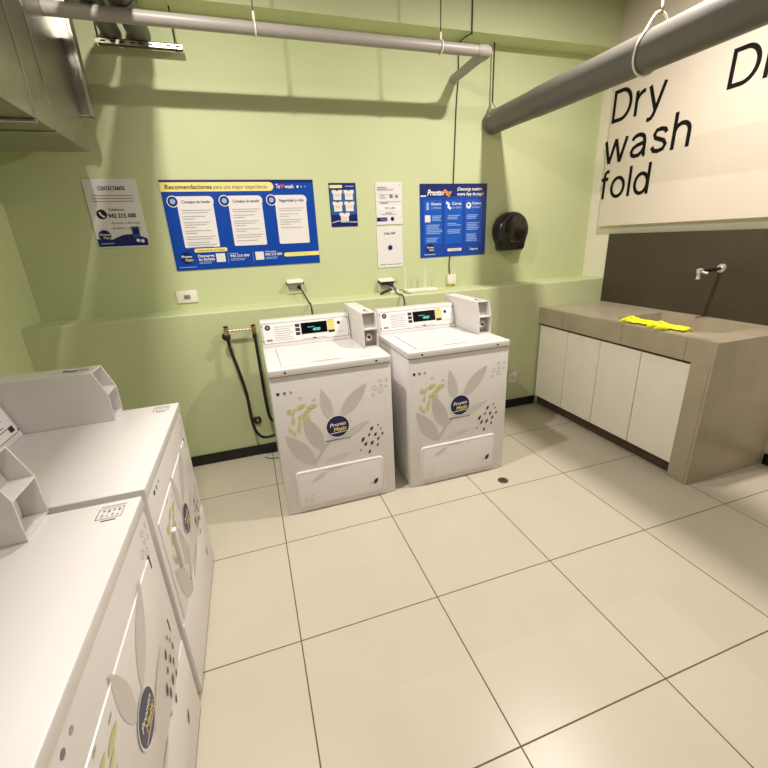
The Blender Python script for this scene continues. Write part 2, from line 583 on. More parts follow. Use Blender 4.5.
def console(parent, W, cw, yb, z0, dark_border):
    lean = .045; h = .157
    b = MB()
    b.prism([(yb, z0), (yb + .003, z0 + .012), (yb + lean, z0 + h), (yb + lean + .012, z0 + h + .004), (yb + lean + .085, z0 + h + .004), (yb + lean + .09, z0)], 'x', 0.004, cw, M['enamel'], .004)
    o = b.build('control_panel', parent)
    ln = math.hypot(lean, h)
    dy, dz = lean / ln, h / ln
    fr = lambda u, v, w: Vector((u, yb + v * dy - w * dz, z0 + v * dz + w * dy))
    L = MB()
    L.rect(fr, .012, cw - .010, .022, ln - .014, M['grey_print'] if not dark_border else M['black_print'], .0010, .008)
    L.rect(fr, .0145, cw - .0125, .0245, ln - .0165, M['label_white'], .0016, .007)
    # text block, name bar and round mark at the left
    L.disc(fr, .045, ln - .040, .017, M['black_print'], .0022)
    L.disc(fr, .045, ln - .040, .009, M['grey_print'], .0028)
    L.rect(fr, .032, .066, .038, .050, M['grey_print'], .0022)
    for r in range(7):
        L.rect(fr, .085, .205 - .012 * (r % 3), .040 + r * .0135, .0435 + r * .0135, M['lightgrey_print'], .0022)
    ux = .455 * cw
    if dark_border:
        for r in range(8):
            L.rect(fr, .76 * cw, (.90 - .02 * (r % 3)) * cw, .052 + r * .0115, .0555 + r * .0115, M['grey_print'], .0022)
        L.rect(fr, .905 * cw, .955 * cw, .034, .056, M['black_print'], .0022, .003)
    else:
        # yellow keys and round key at the right
        L.rect(fr, .748 * cw, .822 * cw, .056, ln - .024, M['black_print'], .0022, .004)
        L.rect(fr, .750 * cw, .820 * cw, .072, ln - .026, M['yellow_print'], .0028, .003)
        for r in range(3):
            L.rect(fr, .760 * cw, .808 * cw, .078 + r * .020, .089 + r * .020, M['olive'], .0034)
        L.disc(fr, .875 * cw, ln - .050, .011, M['navy'], .0022)
        L.rect(fr, .85 * cw, .93 * cw, .052, .055, M['lightgrey_print'], .0022)
        L.rect(fr, .44 * cw, .72 * cw, .030, .034, M['lightgrey_print'], .0022)
        L.rect(fr, .56 * cw, .60 * cw, .029, .036, M['black_print'], .0026)
    for (u, v) in ((.012, ln - .030), (.012, .040), (cw - .012, ln - .022), (cw - .012, .03)):
        L.disc(fr, u, v, .0042, M['black_print'], .0034)
    l = L.build('label_panel', o)
    D = MB()
    D.rect(fr, ux - .012, .745 * cw, .056, ln - .024, M['poster_white'], .0022, .004)
    D.rect(fr, ux - .007, .738 * cw, .062, ln - .030, M['screen'], .0028, .002)
    D.text(fr, 'select', ux + .035, .100, .010, M['cyan'], .0034, width=.045)
    D.text(fr, '400', ux + .064, .078, .019, M['cyan'], .0034, width=.052, slant=.2, bold=.02)
    D.build('display', o)
    K = MB()
    for r in range(3):
        K.rect(fr, .378 * cw, .428 * cw, .060 + r * .026, .079 + r * .026, M['button'], .0030, .003)
    K.build('keypad', o)
    return o


def machine_top(b, W, D, z0, z1, ov=.006):
    b.box(-.003, W + .003, -ov, D, z0, z1, M['enamel'], min(.006, ov + .0015), 3)


WW, WD = .667, .70


def washer(x0, yf, label):
    root = empty('washing_machine', (x0, yf, 0), label, 'washing machine', 0, 'top-loading washers against the green wall')
    fr = ffront()
    b = MB()
    b.box(0, WW, 0, WD, .002, .850, M['enamel'], .004)
    b.box(.02, WW - .02, .025, WD - .02, 0, .003, M['shadow_gap'])
    b.box(.004, WW - .004, .004, WD - .01, .845, .858, M['shadow_gap'])
    decals(b, fr, WW, 0, 0, .001)
    top_marks(b, fr, WW)
    b.rect(fr, .385 * WW, .61 * WW, .4325, .4375, M['grey_print'], .002)
    b.rect(fr, .39 * WW, .50 * WW, .4312, .4388, M['grey_print'], .0022)
    b.build('cabinet', root)
    t = MB()
    machine_top(t, WW, WD, .854, .893)
    for u in (.125, .872):
        t.lathe([(.006, 0), (.006, .002)], (u * WW, -.0062, .873), (0, -1, 0), M['darkmetal'], 12)
    t.build('top', root)
    l = MB()
    l.box(.075, .560, .040, .455, .8925, .8965, M['enamel'], .0015, 1)
    l.box(.071, .073, .040, .455, .8920, .8937, M['grey_print'])
    ft = lambda u, v, w: Vector((u, v, .8965 + w))
    l.rect(ft, .24, .40, .052, .060, M['grey_print'], .0008)
    l.build('lid', root)
    p = MB()
    rr_ = []
    for (cu, cv, a0) in ((.893 * WW - .026, .031 + .026, -90), (.893 * WW - .026, .276 - .026, 0), (.097 * WW + .026, .276 - .026, 90), (.097 * WW + .026, .031 + .026, 180)):
        for k in range(7):
            a = math.radians(a0 + 15 * k)
            rr_.append((cu + .026 * math.cos(a), cv + .026 * math.sin(a)))
    p.prism(rr_, 'y', -.012, .004, M['enamel'], .0055, 3)
    fp = ffront(.012)
    cu, cv = .495 * WW, .1535
    p.strip(fp, [(cu + (q[0] - cu) * .962, cv + (q[1] - cv) * .915) for q in rr_ + rr_[:1]], .0016, M['lightgrey_print'], .0006)
    p.leaf(fp, (.370 * WW, .252), (.225 * WW, .200), .020, M['leaf'], .001)
    p.leaf(fp, (.36 * WW, .262), (.56 * WW, .266), .010, M['leaf'], .001)
    c = Vector((.808 * WW, .115))
    p.leaf(fp, c - Vector((.012, .018)), c + Vector((.012, .020)), .024, M['navy'], .001)
    p.leaf(fp, (.745 * WW, .106), (.785 * WW, .106), .006, M['lightgrey_print'], .001)
    for (u, v, r) in [(.171, .095, .011), (.222, .078, .011), (.225, .112, .006)]:
        p.ring(fp, u * WW, v, r, .002, M['lightgrey_print'], .001)
    p.build('access_panel', root)
    badge(root, fr, .503 * WW, .517, .0645, .0024)
    cx = .576
    console(root, WW, cx - .006, .514, .893, False)
    coin_box(root, cx, WW - .003, .202, .8935, .70, WW)
    return root


W1X, W2X = .0375, .809
MACH = []
MACH.append(washer(W1X, .226, 'white top-loading washing machine nearest the black hoses, the left one of the pair'))
MACH.append(washer(W2X, .219, 'white top-loading washing machine nearest the sink, the right one of the pair'))

DW, DH = .715, .8595


def dryer(y0, label):
    # front faces +x: local x runs along +y, local y runs along -x
    root = empty('tumble_dryer', (-.366, y0, 0), label, 'tumble dryer', PI / 2, 'dryers along the left wall')
    D = .70
    fr = ffront()
    b = MB()
    b.box(0, DW, 0, D, .008, .825, M['enamel'], .005)
    b.box(.02, DW - .02, .03, D - .02, 0, .009, M['shadow_gap'])
    top_marks(b, fr, WW, .045, .035, .001)
    b.build('cabinet', root)
    t = MB()
    machine_top(t, DW, D, .822, DH, .002)
    # small printed label near the front right corner
    ft = lambda u, v, w: Vector((u, v, DH + w))
    for (a0, a1, c0, c1) in ((.078, .030, .030, .032), (.078, .030, .088, .090), (.078, .076, .030, .090), (.032, .030, .030, .090)):
        t.rect(ft, DW - a0, DW - a1, c0, c1, M['grey_print'], .0008)
    for k in range(4):
        t.rect(ft, DW - .070, DW - .062 + .006 * (k % 2), .038 + k * .012, .044 + k * .012, M['lightgrey_print'], .0008)
        t.rect(ft, DW - .050 + .005 * (k % 2), DW - .038, .038 + k * .012, .044 + k * .012, M['grey_print'], .0008)
    t.rect(ft, DW - .089, DW - .085, .040, .074, M['black_print'], .0008)
    t.rect(ft, DW - .022, DW - .019, .028, .088, M['grey_print'], .0008)
    t.build('top', root)
    p = MB()
    p.box(.004, DW - .004, -.003, .004, .012, .318, M['enamel'], .0025)
    fl = ffront(.003)
    p.leaf(fl, (.57, .13), (.59, .17), .018, M['navy'], .001)
    p.build('lower_panel', root)
    dr = MB()
    dr.box(.030, .632, -.004, .004, .324, .712, M['enamel'], .003, 2)
    decals(dr, ffront(.004), WW, .018, -.017, .001)
    door = dr.build('door', root)
    h = MB()
    h.box(.125, .150, -.018, -.003, .455, .612, M['enamel'], .006, 3)
    h.build('handle', door)
    for z in (.435, .672):
        hg = MB()
        hg.box(.634, .648, -.0012, .002, z, z + .042, M['black_print'])
        hg.build('hinge', door)
    badge(root, ffront(.004), .354, .500, .058, .0024)
    cx = .607
    console(root, DW, cx - .006, .527, DH, True)
    coin_box(root, cx, DW + .012, .219, DH + .0005, .73, DW, False)
    return root


dryer(-.680, 'white tumble dryer next to the green back wall, farther of the two')
dryer(-1.436, 'white tumble dryer in the near left corner, closest to the camera')

# ------------------------------------------------------------------ laundry sink and its cabinet
XC, ZT, YS = 2.3718, .8943, -.390
sink = empty('laundry_sink', (XC, YS, 0), 'grey stone laundry sink with dark backsplash and thick worktop on the right wall', 'sink')
off = Vector((-XC, -YS, 0))


def sk(b, name, parent):
    o = b.build(name, parent)
    o.data.transform(Matrix.Translation(off))
    return o


YE = YB - .001
b = MB()
bx0, bx1, by0, by1 = 2.505, 2.948, -.238, .402
XB = 3.028
zb_ = .757
m = M['stone']
# slab in four pieces around the basin, then the basin as an inner shell
i = b.mi(m)
V = lambda *p: b.bm.verts.new(p)


def quad(*p):
    f = b.bm.faces.new([V(*q) for q in p]); f.material_index = i


ox0, ox1, oy0, oy1 = XC, XB, YS, YE
for (x0, x1, y0, y1) in ((ox0, bx0, oy0, oy1), (bx1, ox1, oy0, oy1), (bx0, bx1, oy0, by0), (bx0, bx1, by1, oy1)):
    quad((x0, y0, ZT), (x1, y0, ZT), (x1, y1, ZT), (x0, y1, ZT))
quad((ox0, oy0, zb_), (ox0, oy0, ZT), (ox0, oy1, ZT), (ox0, oy1, zb_))
quad((ox1, oy0, zb_), (ox1, oy1, zb_), (ox1, oy1, ZT), (ox1, oy0, ZT))
quad((ox0, oy0, zb_), (ox1, oy0, zb_), (ox1, oy0, ZT), (ox0, oy0, ZT))
quad((ox0, oy1, zb_), (ox0, oy1, ZT), (ox1, oy1, ZT), (ox1, oy1, zb_))
quad((ox0, oy0, zb_), (ox0, oy1, zb_), (ox1, oy1, zb_), (ox1, oy0, zb_))
zf0, zf1 = .842, .768      # basin floor falls towards the back wall end
quad((bx0, by0, ZT), (bx0, by1, ZT), (bx0, by1, zf1), (bx0, by0, zf0))
quad((bx1, by0, ZT), (bx1, by0, zf0), (bx1, by1, zf1), (bx1, by1, ZT))
quad((bx0, by0, ZT), (bx0, by0, zf0), (bx1, by0, zf0), (bx1, by0, ZT))
quad((bx0, by1, ZT), (bx1, by1, ZT), (bx1, by1, zf1), (bx0, by1, zf1))
quad((bx0, by0, zf0), (bx0, by1, zf1), (bx1, by1, zf1), (bx1, by0, zf0))
fx = lambda u, v, w: Vector((XC - w, -u, v))     # prints on faces looking along -x (u to the right)
for yy in (.785, .223, -.222):
    b.rect(fx, -yy - .0012, -yy + .0012, zb_, ZT, M['joint'], .0006)
wt = sk(b, 'worktop', sink)
dd = MB()
dd.lathe([(.022, 0), (.022, .003), (.012, .004)], (2.73, .33, .777), (0, .115, .993), M['chrome'])
sk(dd, 'basin_drain', wt)
b = MB()
b.box(XC, XB, YS, -.268, 0, .7565, M['stone'])
b.rect(fx, .3735, .3755, 0.02, .75, M['joint'], .0006)
sk(b, 'side_panel', sink)
b = MB()
b.box(XB + .0005, XR - .001, YS, YE, ZT - .15, 1.464, M['stone_dark'], .001, 1)
fb = lambda u, v, w: Vector((XB + .0005 - w, -u, v))
b.rect(fb, -.9305, -.9290, ZT, 1.463, M['joint'], .0006)
sk(b, 'backsplash', sink)

cab = empty('sink_cabinet', (XC, -.26, 0), 'row of four white handleless cabinet doors under the grey sink worktop', 'cabinet')
offc = Vector((-XC, .26, 0))


def ck(b, name, parent):
    o = b.build(name, parent)
    o.data.transform(Matrix.Translation(offc))
    return o


b = MB()
b.box(XC + .034, XB - .02, -.266, YE - .014, .072, .752, M['plinth'])
ck(b, 'carcass', cab)
b = MB()
b.box(XC + .045, XB - .05, -.266, YE - .014, 0, .0715, M['plinth'])
ck(b, 'plinth', cab)
ys = [1.060, .727, .400, .063, -.266]
for k in range(4):
    b = MB()
    b.box(XC + .014, XC + .033, ys[k + 1] + .0025, ys[k] - .0025, .086, .738, M['door'], .0012, 1)
    ck(b, 'door', cab)

fa = empty('wall_faucet', (XB, .107, 1.223), 'chrome wall faucet with black pipe on the dark backsplash', 'faucet')
b = MB(); b.lathe([(.030, 0), (.030, .004), (.026, .011), (.014, .013), (.014, .020)], (0, 0, 0), (-1, 0, 0), M['chrome'])
b.build('flange', fa)
b = MB(); b.tube([(-.018, 0, 0), (-.10, .001, -.005), (-.186, .003, -.006)], .0115, M['darkmetal'], smooth=4)
b.build('spout_pipe', fa)
b = MB()
b.lathe([(.012, 0), (.017, .004), (.017, .026), (.012, .030)], (-.198, .003, .010), (0, 0, -1), M['chrome'])
b.lathe([(.011, 0), (.011, .03), (.013, .032), (.013, .042)], (-.198, .003, -.016), (0, 0, -1), M['chrome'])
b.lathe([(.018, 0), (.018, .010)], (-.182, .003, -.006), (-1, 0, 0), M['chrome'])
b.build('tap_body', fa)
b = MB(); b.tube([(-.196, .003, -.006), (-.180, -.024, -.016), (-.172, -.034, -.018)], [.006, .008, .009], M['chrome'], smooth=4)
b.build('handle', fa)


# gloves: palm, cuff and five fingers fused by a remesh
def glove(loc, rz, flip, label):
    b = MB()
    g = M['glove']

    def ell(c, r):
        t = bmesh.new()
        bmesh.ops.create_uvsphere(t, u_segments=16, v_segments=10, radius=1)
        for v in t.verts:
            v.co = Vector((c[0] + v.co.x * r[0], c[1] + v.co.y * r[1], c[2] + v.co.z * r[2]))
        b.merge(t, g, True)
    s = -1 if flip else 1
    ell((.0, 0, .010), (.055, .050, .011))
    ell((-.07, .003, .010), (.050, .044, .012))
    b.tube([(-.125, .0, .010), (-.06, 0, .010)], [.012, .014], g)
    ell((-.115, .004, .011), (.022, .052, .011))
    for (y, ln, a, r) in ((-.040, .062, -.42, .0105), (-.013, .078, -.12, .0110), (.014, .072, .16, .0110), (.040, .054, .50, .0100)):
        p0 = Vector((.035, y, .010)); d = Vector((math.cos(a), math.sin(a), 0))
        b.tube([p0, p0 + d * ln * .5 + Vector((0, 0, .012)), p0 + d * ln + Vector((0, 0, .003)), p0 + d * (ln + .006)], [r, r, r * .85, r * .4], g, seg=12)
    p0 = Vector((-.02, -.040, .010))
    b.tube([p0, p0 + Vector((.03, -.034, .006)), p0 + Vector((.050, -.052, .004))], [.013, .012, .008], g, seg=12)
    for v in b.bm.verts:
        v.co.y *= s * 1.55
        v.co.x *= .88
    R = Matrix.Rotation(rz, 3, 'Z')
    for v in b.bm.verts:
        q = R @ v.co
        x = q.x + loc[0]
        # the part past the basin rim hangs down a little
        dz = 0.0
        if x > bx0 - .012:
            e = x - (bx0 - .012)
            dz = -min(e * e * 3.5, e * .55) + .004
        q.z += dz
        v.co = q
    bmesh.ops.recalc_face_normals(b.bm, faces=b.bm.faces)
    o = b.build('rubber_glove', None, (loc[0], loc[1], ZT + .0015))
    md = o.modifiers.new('remesh', 'REMESH')
    md.mode = 'VOXEL'
    md.voxel_size = .0035
    md.use_smooth_shade = True
    sm = o.modifiers.new('smooth', 'SMOOTH')
    sm.iterations = 3
    tag(o, label, 'glove', 'yellow rubber gloves on the sink rim')
    return o


glove((2.494, .207, 0), math.radians(100), False, 'yellow rubber glove on the sink rim, the one with fingers towards the back wall')
glove((2.497, -.006, 0), math.radians(104), True, 'yellow rubber glove on the sink rim, the one nearer the sink end panel')

# ------------------------------------------------------------------ lettering on the right wall panel
fw = lambda u, v, w: Vector((3.015 - w, -u, v))
T = .122
XH = .735


def arc(cx, cy, rx, ry, a0, a1, n=14):
    return [(cx + rx * math.cos(math.radians(a0 + (a1 - a0) * k / n)), cy + ry * math.sin(math.radians(a0 + (a1 - a0) * k / n))) for k in range(n + 1)]


h2 = T / 2
GL = {   # glyph: width, centre lines of its strokes (cap height 1)
    'D': (.80, [[(h2, 0), (h2, 1)], [(h2, 1 - h2), (.36, 1 - h2)] + arc(.36, .5, .44 - h2, .5 - h2, 90, -90, 22) + [(h2, h2)]]),
    'r': (.36, [[(h2, 0), (h2, XH)], arc(.36, XH - .36, .36 - h2, .36 - h2, 180, 88, 10)]),
    'y': (.64, [[(.05, XH), (.33, .02)], [(.59, XH), (.36, .06), (.28, -.13), (.22, -.20), (.14, -.225), (.06, -.215)]]),
    'w': (1.0, [[(.05, XH), (.27, 0)], [(.27, 0), (.50, XH)], [(.50, XH), (.73, 0)], [(.73, 0), (.95, XH)]]),
    'a': (.66, [arc(.30, XH - .24, .24, .24 - h2, 165, 30, 10) + [(.55, .46), (.55, .16), (.56, .06), (.62, h2 * .7)],
                [(.55, .42), (.42, .40), (.26, .37), (.13, .31), (.07, .20), (.11, .10), (.22, h2), (.36, .07), (.48, .15), (.55, .26)]]),
    's': (.60, [[(.52, .54), (.46, .64), (.32, XH - h2), (.17, .66), (.10, .55), (.15, .45), (.30, .39), (.45, .33), (.53, .22), (.46, .10), (.30, h2), (.14, .09), (.06, .21)]]),
    'h': (.60, [[(h2, 0), (h2, 1)], [(h2, XH - .28)] + arc(.30, XH - .30, .30 - h2, .30 - h2, 165, 0, 12) + [(.60 - h2, 0)]]),
    'f': (.36, [[(.16, 0), (.16, .80), (.18, .90), (.25, .95), (.36, .945)], [(0, XH - .04), (.34, XH - .04)]]),
    'o': (.68, [arc(.34, XH / 2, .34 - h2, XH / 2 - h2 * .8, 0, 360, 30)]),
    'l': (T, [[(h2, 0), (h2, 1)]]),
    'd': (.66, [arc(.32, XH / 2, .32 - h2, XH / 2 - h2 * .8, 0, 360, 30), [(.66 - h2, 0), (.66 - h2, 1)]]),
}
for (word, y0, y1, zb, h, lab) in (
        ('Dry', 1.187, .727, 2.309, .229, 'black wall word reading Dry above the word wash'),
        ('wash', 1.224, .487, 2.016, .233, 'black wall word reading wash between Dry and fold'),
        ('fold', 1.216, .750, 1.747, .219, 'black wall word reading fold, lowest word above the sink'),
        ('Dry', .305, -.125, 2.287, .212, 'black wall word cut off by the right edge of the photo')):
    b = MB()
    tot = sum(GL[c][0] for c in word) + .125 * (len(word) - 1)
    sx = (y0 - y1) / tot
    x = 0.0
    for ci, c in enumerate(word):
        wd_, st = GL[c]
        for k, pl in enumerate(st):
            b.strip(fw, [(-y0 + (x + p[0]) * sx, zb + p[1] * h) for p in pl], T * h, M['vinyl'], .0012 + .0003 * k)
        x += wd_ + .125
    o = b.build('wall_lettering')
    tag(o, lab, 'lettering', 'black words on the white wall')


# ------------------------------------------------------------------ posters on the back wall
def fwall(x0, z0, th):
    return lambda u, v, w: Vector((x0 + u, YU - th - w, z0 + v))


def board(name, x0, x1, z0, z1, m, th=.006):
    b = MB()
    b.box(x0, x1, YU - th, YU - .0008, z0, z1, m, .0008, 1)
    return b, fwall(x0, z0, th), x1 - x0, z1 - z0


def lines(b, fr, u0, u1, v_top, n, pitch, th, m, w=.0022, seed=1, short=.35):
    rd = random.Random(seed)
    for k in range(n):
        e = u1 - (u1 - u0) * short * rd.random()
        b.rect(fr, u0, e, v_top - k * pitch - th, v_top - k * pitch, m, w)


def mini_logo(b, fr, u, v, r, w=.0022):
    b.disc(fr, u, v, r, M['blue_dark'], w, n=28)
    b.text(fr, 'Pronto', u - .8 * r, v + .02 * r, .42 * r, M['white_print'], w + .001, width=1.7 * r, bold=.02, slant=.2)
    b.text(fr, 'Matic', u - .3 * r, v - .55 * r, .42 * r, M['yellow_print'], w + .001, width=1.3 * r, bold=.02, slant=.2)


# big blue recommendations board
b, fr, W_, H_ = board('info_board', -.443, .553, 1.361, 1.929, M['blue'], .006)
b.rect(fr, 0, W_, H_ - .018, H_, M['blue_dark'], .001)
b.rect(fr, 0, .690, H_ - .070, H_ - .014, M['yellow_soft'], .0014)
b.disc(fr, .690, H_ - .042, .028, M['yellow_soft'], .0018)
b.text(fr, 'Recomendaciones', .030, H_ - .055, .028, M['blue_dark'], .0026, width=.285, bold=.015)
b.text(fr, 'para una mejor experiencia', .325, H_ - .055, .028, M['teal'], .0026, width=.350)
b.text(fr, 'Te', .735, H_ - .054, .028, M['white_print'], .0024, width=.026, bold=.02)
b.disc(fr, .771, H_ - .038, .008, M['red'], .0024)
b.disc(fr, .783, H_ - .038, .008, M['red'], .0025)
b.flat(fr, [(.764, H_ - .042), (.777, H_ - .056), (.790, H_ - .042)], M['red'], .0026)
b.text(fr, 'wash', .795, H_ - .054, .024, M['white_print'], .0024, width=.062, bold=.02)
for k in range(3):
    b.disc(fr, .885 + .026 * k, H_ - .045, .008 - .0018 * k, M['white_print'] if k == 0 else M['paleblue'], .0024)
for k, (u0, u1, ttl) in enumerate(((.060, .312, 'Consejos de lavado'), (.382, .632, 'Consejos de secado'), (.694, .940, 'Seguridad y más'))):
    vt = H_ - .098
    b.rect(fr, u0 + .022, u1 - .006, .146, vt - .03, M['poster_white'], .0014, .010)
    b.rect(fr, u0, u1, vt - .062, vt, M['poster_white'], .0018, .030)
    b.disc(fr, u0 - .001, vt - .031, .036, M['poster_white'], .0022, n=28)
    b.disc(fr, u0 - .001, vt - .031, .030, M['blue_dark'], .0028, n=28)
    b.disc(fr, u0 - .001, vt - .031, .017, M['paleblue'], .0034, n=20)
    b.text(fr, ttl, u0 + .052, vt - .043, .019, M['blue_dark'], .0030, width=u1 - u0 - .075, bold=.012)
    n = (14, 12, 8)[k]
    vv = vt - .084
    for r in range(n):
        if r in (2, 4, 7, 9, 11):
            vv -= .008
        e = u1 - .026 - (.11 if r in (3, 6, 8) else .02 * ((r * 7) % 3))
        b.rect(fr, u0 + .042, e, vv - .0045, vv, M['lightgrey_print'], .0026)
        vv -= .0150
b.rect(fr, .135, .350, .114, .140, M['yellow_soft'], .0022, .012)
b.text(fr, 'Lavandería en línea', .155, .121, .012, M['blue_dark'], .0030, width=.175)
mini_logo(b, fr, .078, .082, .040)
b.rect(fr, .020, .130, .0185, .0225, M['paleblue'], .0024)
b.text(fr, 'Descarga', .152, .082, .018, M['white_print'], .0024, width=.105, bold=.02)
b.text(fr, 'tu boleta', .152, .060, .018, M['white_print'], .0024, width=.105, bold=.02)
lines(b, fr, .152, .25, .052, 2, .009, .004, M['paleblue'], seed=3)
b.rect(fr, .268, .328, .044, .102, M['poster_white'], .0022)
b.rect(fr, .346, .348, .030, .105, M['paleblue'], .0022)
b.text(fr, 'Lunes a', .362, .092, .012, M['white_print'], .0024, width=.055)
b.text(fr, '942 215 000', .362, .072, .017, M['white_print'], .0024, width=.130, bold=.02)
lines(b, fr, .362, .49, .062, 2, .009, .004, M['paleblue'], seed=5)
b.rect(fr, .517, .519, .030, .105, M['paleblue'], .0022)
b.rect(fr, .534, .592, .044, .100, M['poster_white'], .0022)
b.text(fr, 'WhatsApp', .602, .092, .012, M['white_print'], .0024, width=.080)
b.text(fr, '943 216 000', .602, .070, .017, M['white_print'], .0024, width=.120, bold=.02)
lines(b, fr, .602, .72, .060, 2, .009, .004, M['paleblue'], seed=6)
b.rect(fr, .750, W_, .056, .084, M['yellow_soft'], .0022)
b.disc(fr, .750, .070, .014, M['yellow_soft'], .0024)
b.rect(fr, .80, .92, .068, .072, M['olive'], .0028)
tag(b.build('information_board'), 'large blue board with yellow heading and three white advice boxes', 'poster')

# contact sheet
b, fr, W_, H_ = board('c', -.872, -.577, 1.530, 1.937, M['poster_white'], .005)
b.text(fr, 'CONTÁCTANOS', W_ * .51, H_ - .066, .023, M['black_print'], .0014, width=.150, bold=.025, align='C')
for k in range(3):
    b.rect(fr, .030, .262, H_ - .098 - k * .017, H_ - .0945 - k * .017, M['grey_print'], .0014)
b.disc(fr, .064, H_ - .205, .029, M['black_print'], .0014, n=28)
b.tube([fr(.054, H_ - .192, .001), fr(.058, H_ - .208, .001), fr(.076, H_ - .222, .001)], [.006, .0045, .006], M['white_print'], seg=8)
b.text(fr, 'Teléfonos:', .108, H_ - .186, .016, M['black_print'], .0014, width=.090)
b.text(fr, '942 215 000', .098, H_ - .226, .025, M['black_print'], .0014, width=.158, bold=.025)
b.text(fr, 'de lunes a domingo', .106, H_ - .264, .014, M['grey_print'], .0014, width=.165)
b.text(fr, 'de 8:00 a 10:00 hrs.', .106, H_ - .296, .014, M['grey_print'], .0014, width=.165)
pts = [(.004, .008), (W_ - .003, .008), (W_ - .003, .050)] + [(W_ * (1 - k / 10) * .98 + .004, .050 + .030 * math.sin(PI * min(1, k / 7)) * (1 if k < 8 else .6)) for k in range(1, 10)] + [(.004, .058)]
b.flat(fr, pts, M['blue_dark'], .0014)
mini_logo(b, fr, .052, .074, .035)
b.rect(fr, .020, .095, .024, .030, M['paleblue'], .0022)
b.rect(fr, .212, .256, .060, .125, M['teal'], .0026, .004)
b.rect(fr, .218, .250, .078, .112, M['blue_dark'], .0034)
b.disc(fr, .236, .040, .011, M['white_print'], .0026)
b.disc(fr, .262, .036, .011, M['white_print'], .0026)
tag(b.build('contact_sheet'), 'white contact sheet with blue wave, leftmost sheet on the green wall', 'poster')

# small navy price poster
b, fr, W_, H_ = board('p', .667, .869, 1.609, 1.907, M['blue_dark'], .005)
b.rect(fr, .004, .100, H_ - .034, H_ - .014, M['yellow_soft'], .0014, .008)
b.rect(fr, .120, .186, H_ - .026, H_ - .020, M['paleblue'], .0014)
b.rect(fr, .006, W_ - .006, H_ - .215, H_ - .044, M['teal'], .0010, .010)
for (u, v, t_) in ((.058, H_ - .080, 'S/18'), (.146, H_ - .080, 'S/17'), (.058, H_ - .158, 'S/15'), (.146, H_ - .158, 'S/12'), (.104, H_ - .234, 'S/10')):
    b.flat(fr, [(u - .030, v - .034), (u + .030, v - .034), (u + .030, v + .010), (u + .038, v + .010), (u + .038, v + .032), (u + .012, v + .032), (u, v + .024), (u - .012, v + .032), (u - .038, v + .032), (u - .038, v + .010), (u - .030, v + .010)], M['poster_white'], .0016)
    b.text(fr, t_, u, v - .012, .018, M['orange'], .0024, width=.034, bold=.02, align='C')
b.strip(fr, [(.006, .028), (.05, .040), (.10, .040), (.15, .030), (.198, .030)], .004, M['white_print'], .0016)
tag(b.build('price_poster'), 'small dark blue poster with five white shirts showing prices', 'poster')

# white notice and the sheet under it
b, fr, W_, H_ = board('n', 1.021, 1.235, 1.612, 1.912, M['poster_white'], .006)
b.rect(fr, W_ - .03, W_ - .012, H_ - .024, H_ - .020, M['lightgrey_print'], .0012)
lines(b, fr, .012, .090, H_ - .034, 2, .012, .005, M['grey_print'], .0012, 4, .1)
lines(b, fr, .012, .19, H_ - .047, 2, .010, .004, M['lightgrey_print'], .0012, 5)
b.rect(fr, .012, W_ - .012, H_ - .086, H_ - .084, M['lightgrey_print'], .0012)
lines(b, fr, .030, .088, H_ - .090, 3, .010, .005, M['lightgrey_print'], .0012, 6)
b.rect(fr, .110, .136, H_ - .112, H_ - .086, M['grey_print'], .0012, .004)
b.rect(fr, .154, .180, H_ - .110, H_ - .092, M['grey_print'], .0012, .004)
b.rect(fr, .012, W_ - .012, H_ - .139, H_ - .136, M['grey_print'], .0012)
b.rect(fr, .036, .096, H_ - .150, H_ - .143, M['grey_print'], .0012)
b.rect(fr, .020, W_ - .02, H_ - .198, H_ - .166, M['white_print'], .0012, .006)
b.text(fr, '943 216 000', .068, H_ - .188, .013, M['black_print'], .0020, width=.085, bold=.015)
b.rect(fr, .070, .126, H_ - .220, H_ - .214, M['grey_print'], .0012)
b.rect(fr, .040, .160, H_ - .229, H_ - .225, M['lightgrey_print'], .0012)
b.rect(fr, .002, .070, H_ - .276, H_ - .248, M['blue_dark'], .0012)
b.disc(fr, .074, H_ - .262, .014, M['blue_dark'], .0013)
b.text(fr, 'Pronto', .036, H_ - .267, .010, M['white_print'], .0022, width=.042)
b.disc(fr, .128, H_ - .260, .015, M['blue_dark'], .0012)
tag(b.build('notice_sheet'), 'white notice with small print mounted above another white sheet', 'poster')

b, fr, W_, H_ = board('q', 1.016, 1.229, 1.291, 1.598, M['poster_white'], .006)
b.text(fr, 'Grifos 360°', W_ / 2, H_ - .058, .016, M['black_print'], .0012, width=.098, bold=.02, align='C')
for k in range(3):
    b.rect(fr, .016 + k * .062, .070 + k * .062, .020, .025, M['grey_print'], .0012)
b.disc(fr, W_ / 2, .150, .017, M['blue_dark'], .0012)
b.ring(fr, W_ / 2, .150, .021, .002, M['grey_print'], .0012)
tag(b.build('notice_sheet'), 'white sheet with round dark mark, directly above the wifi router', 'poster')

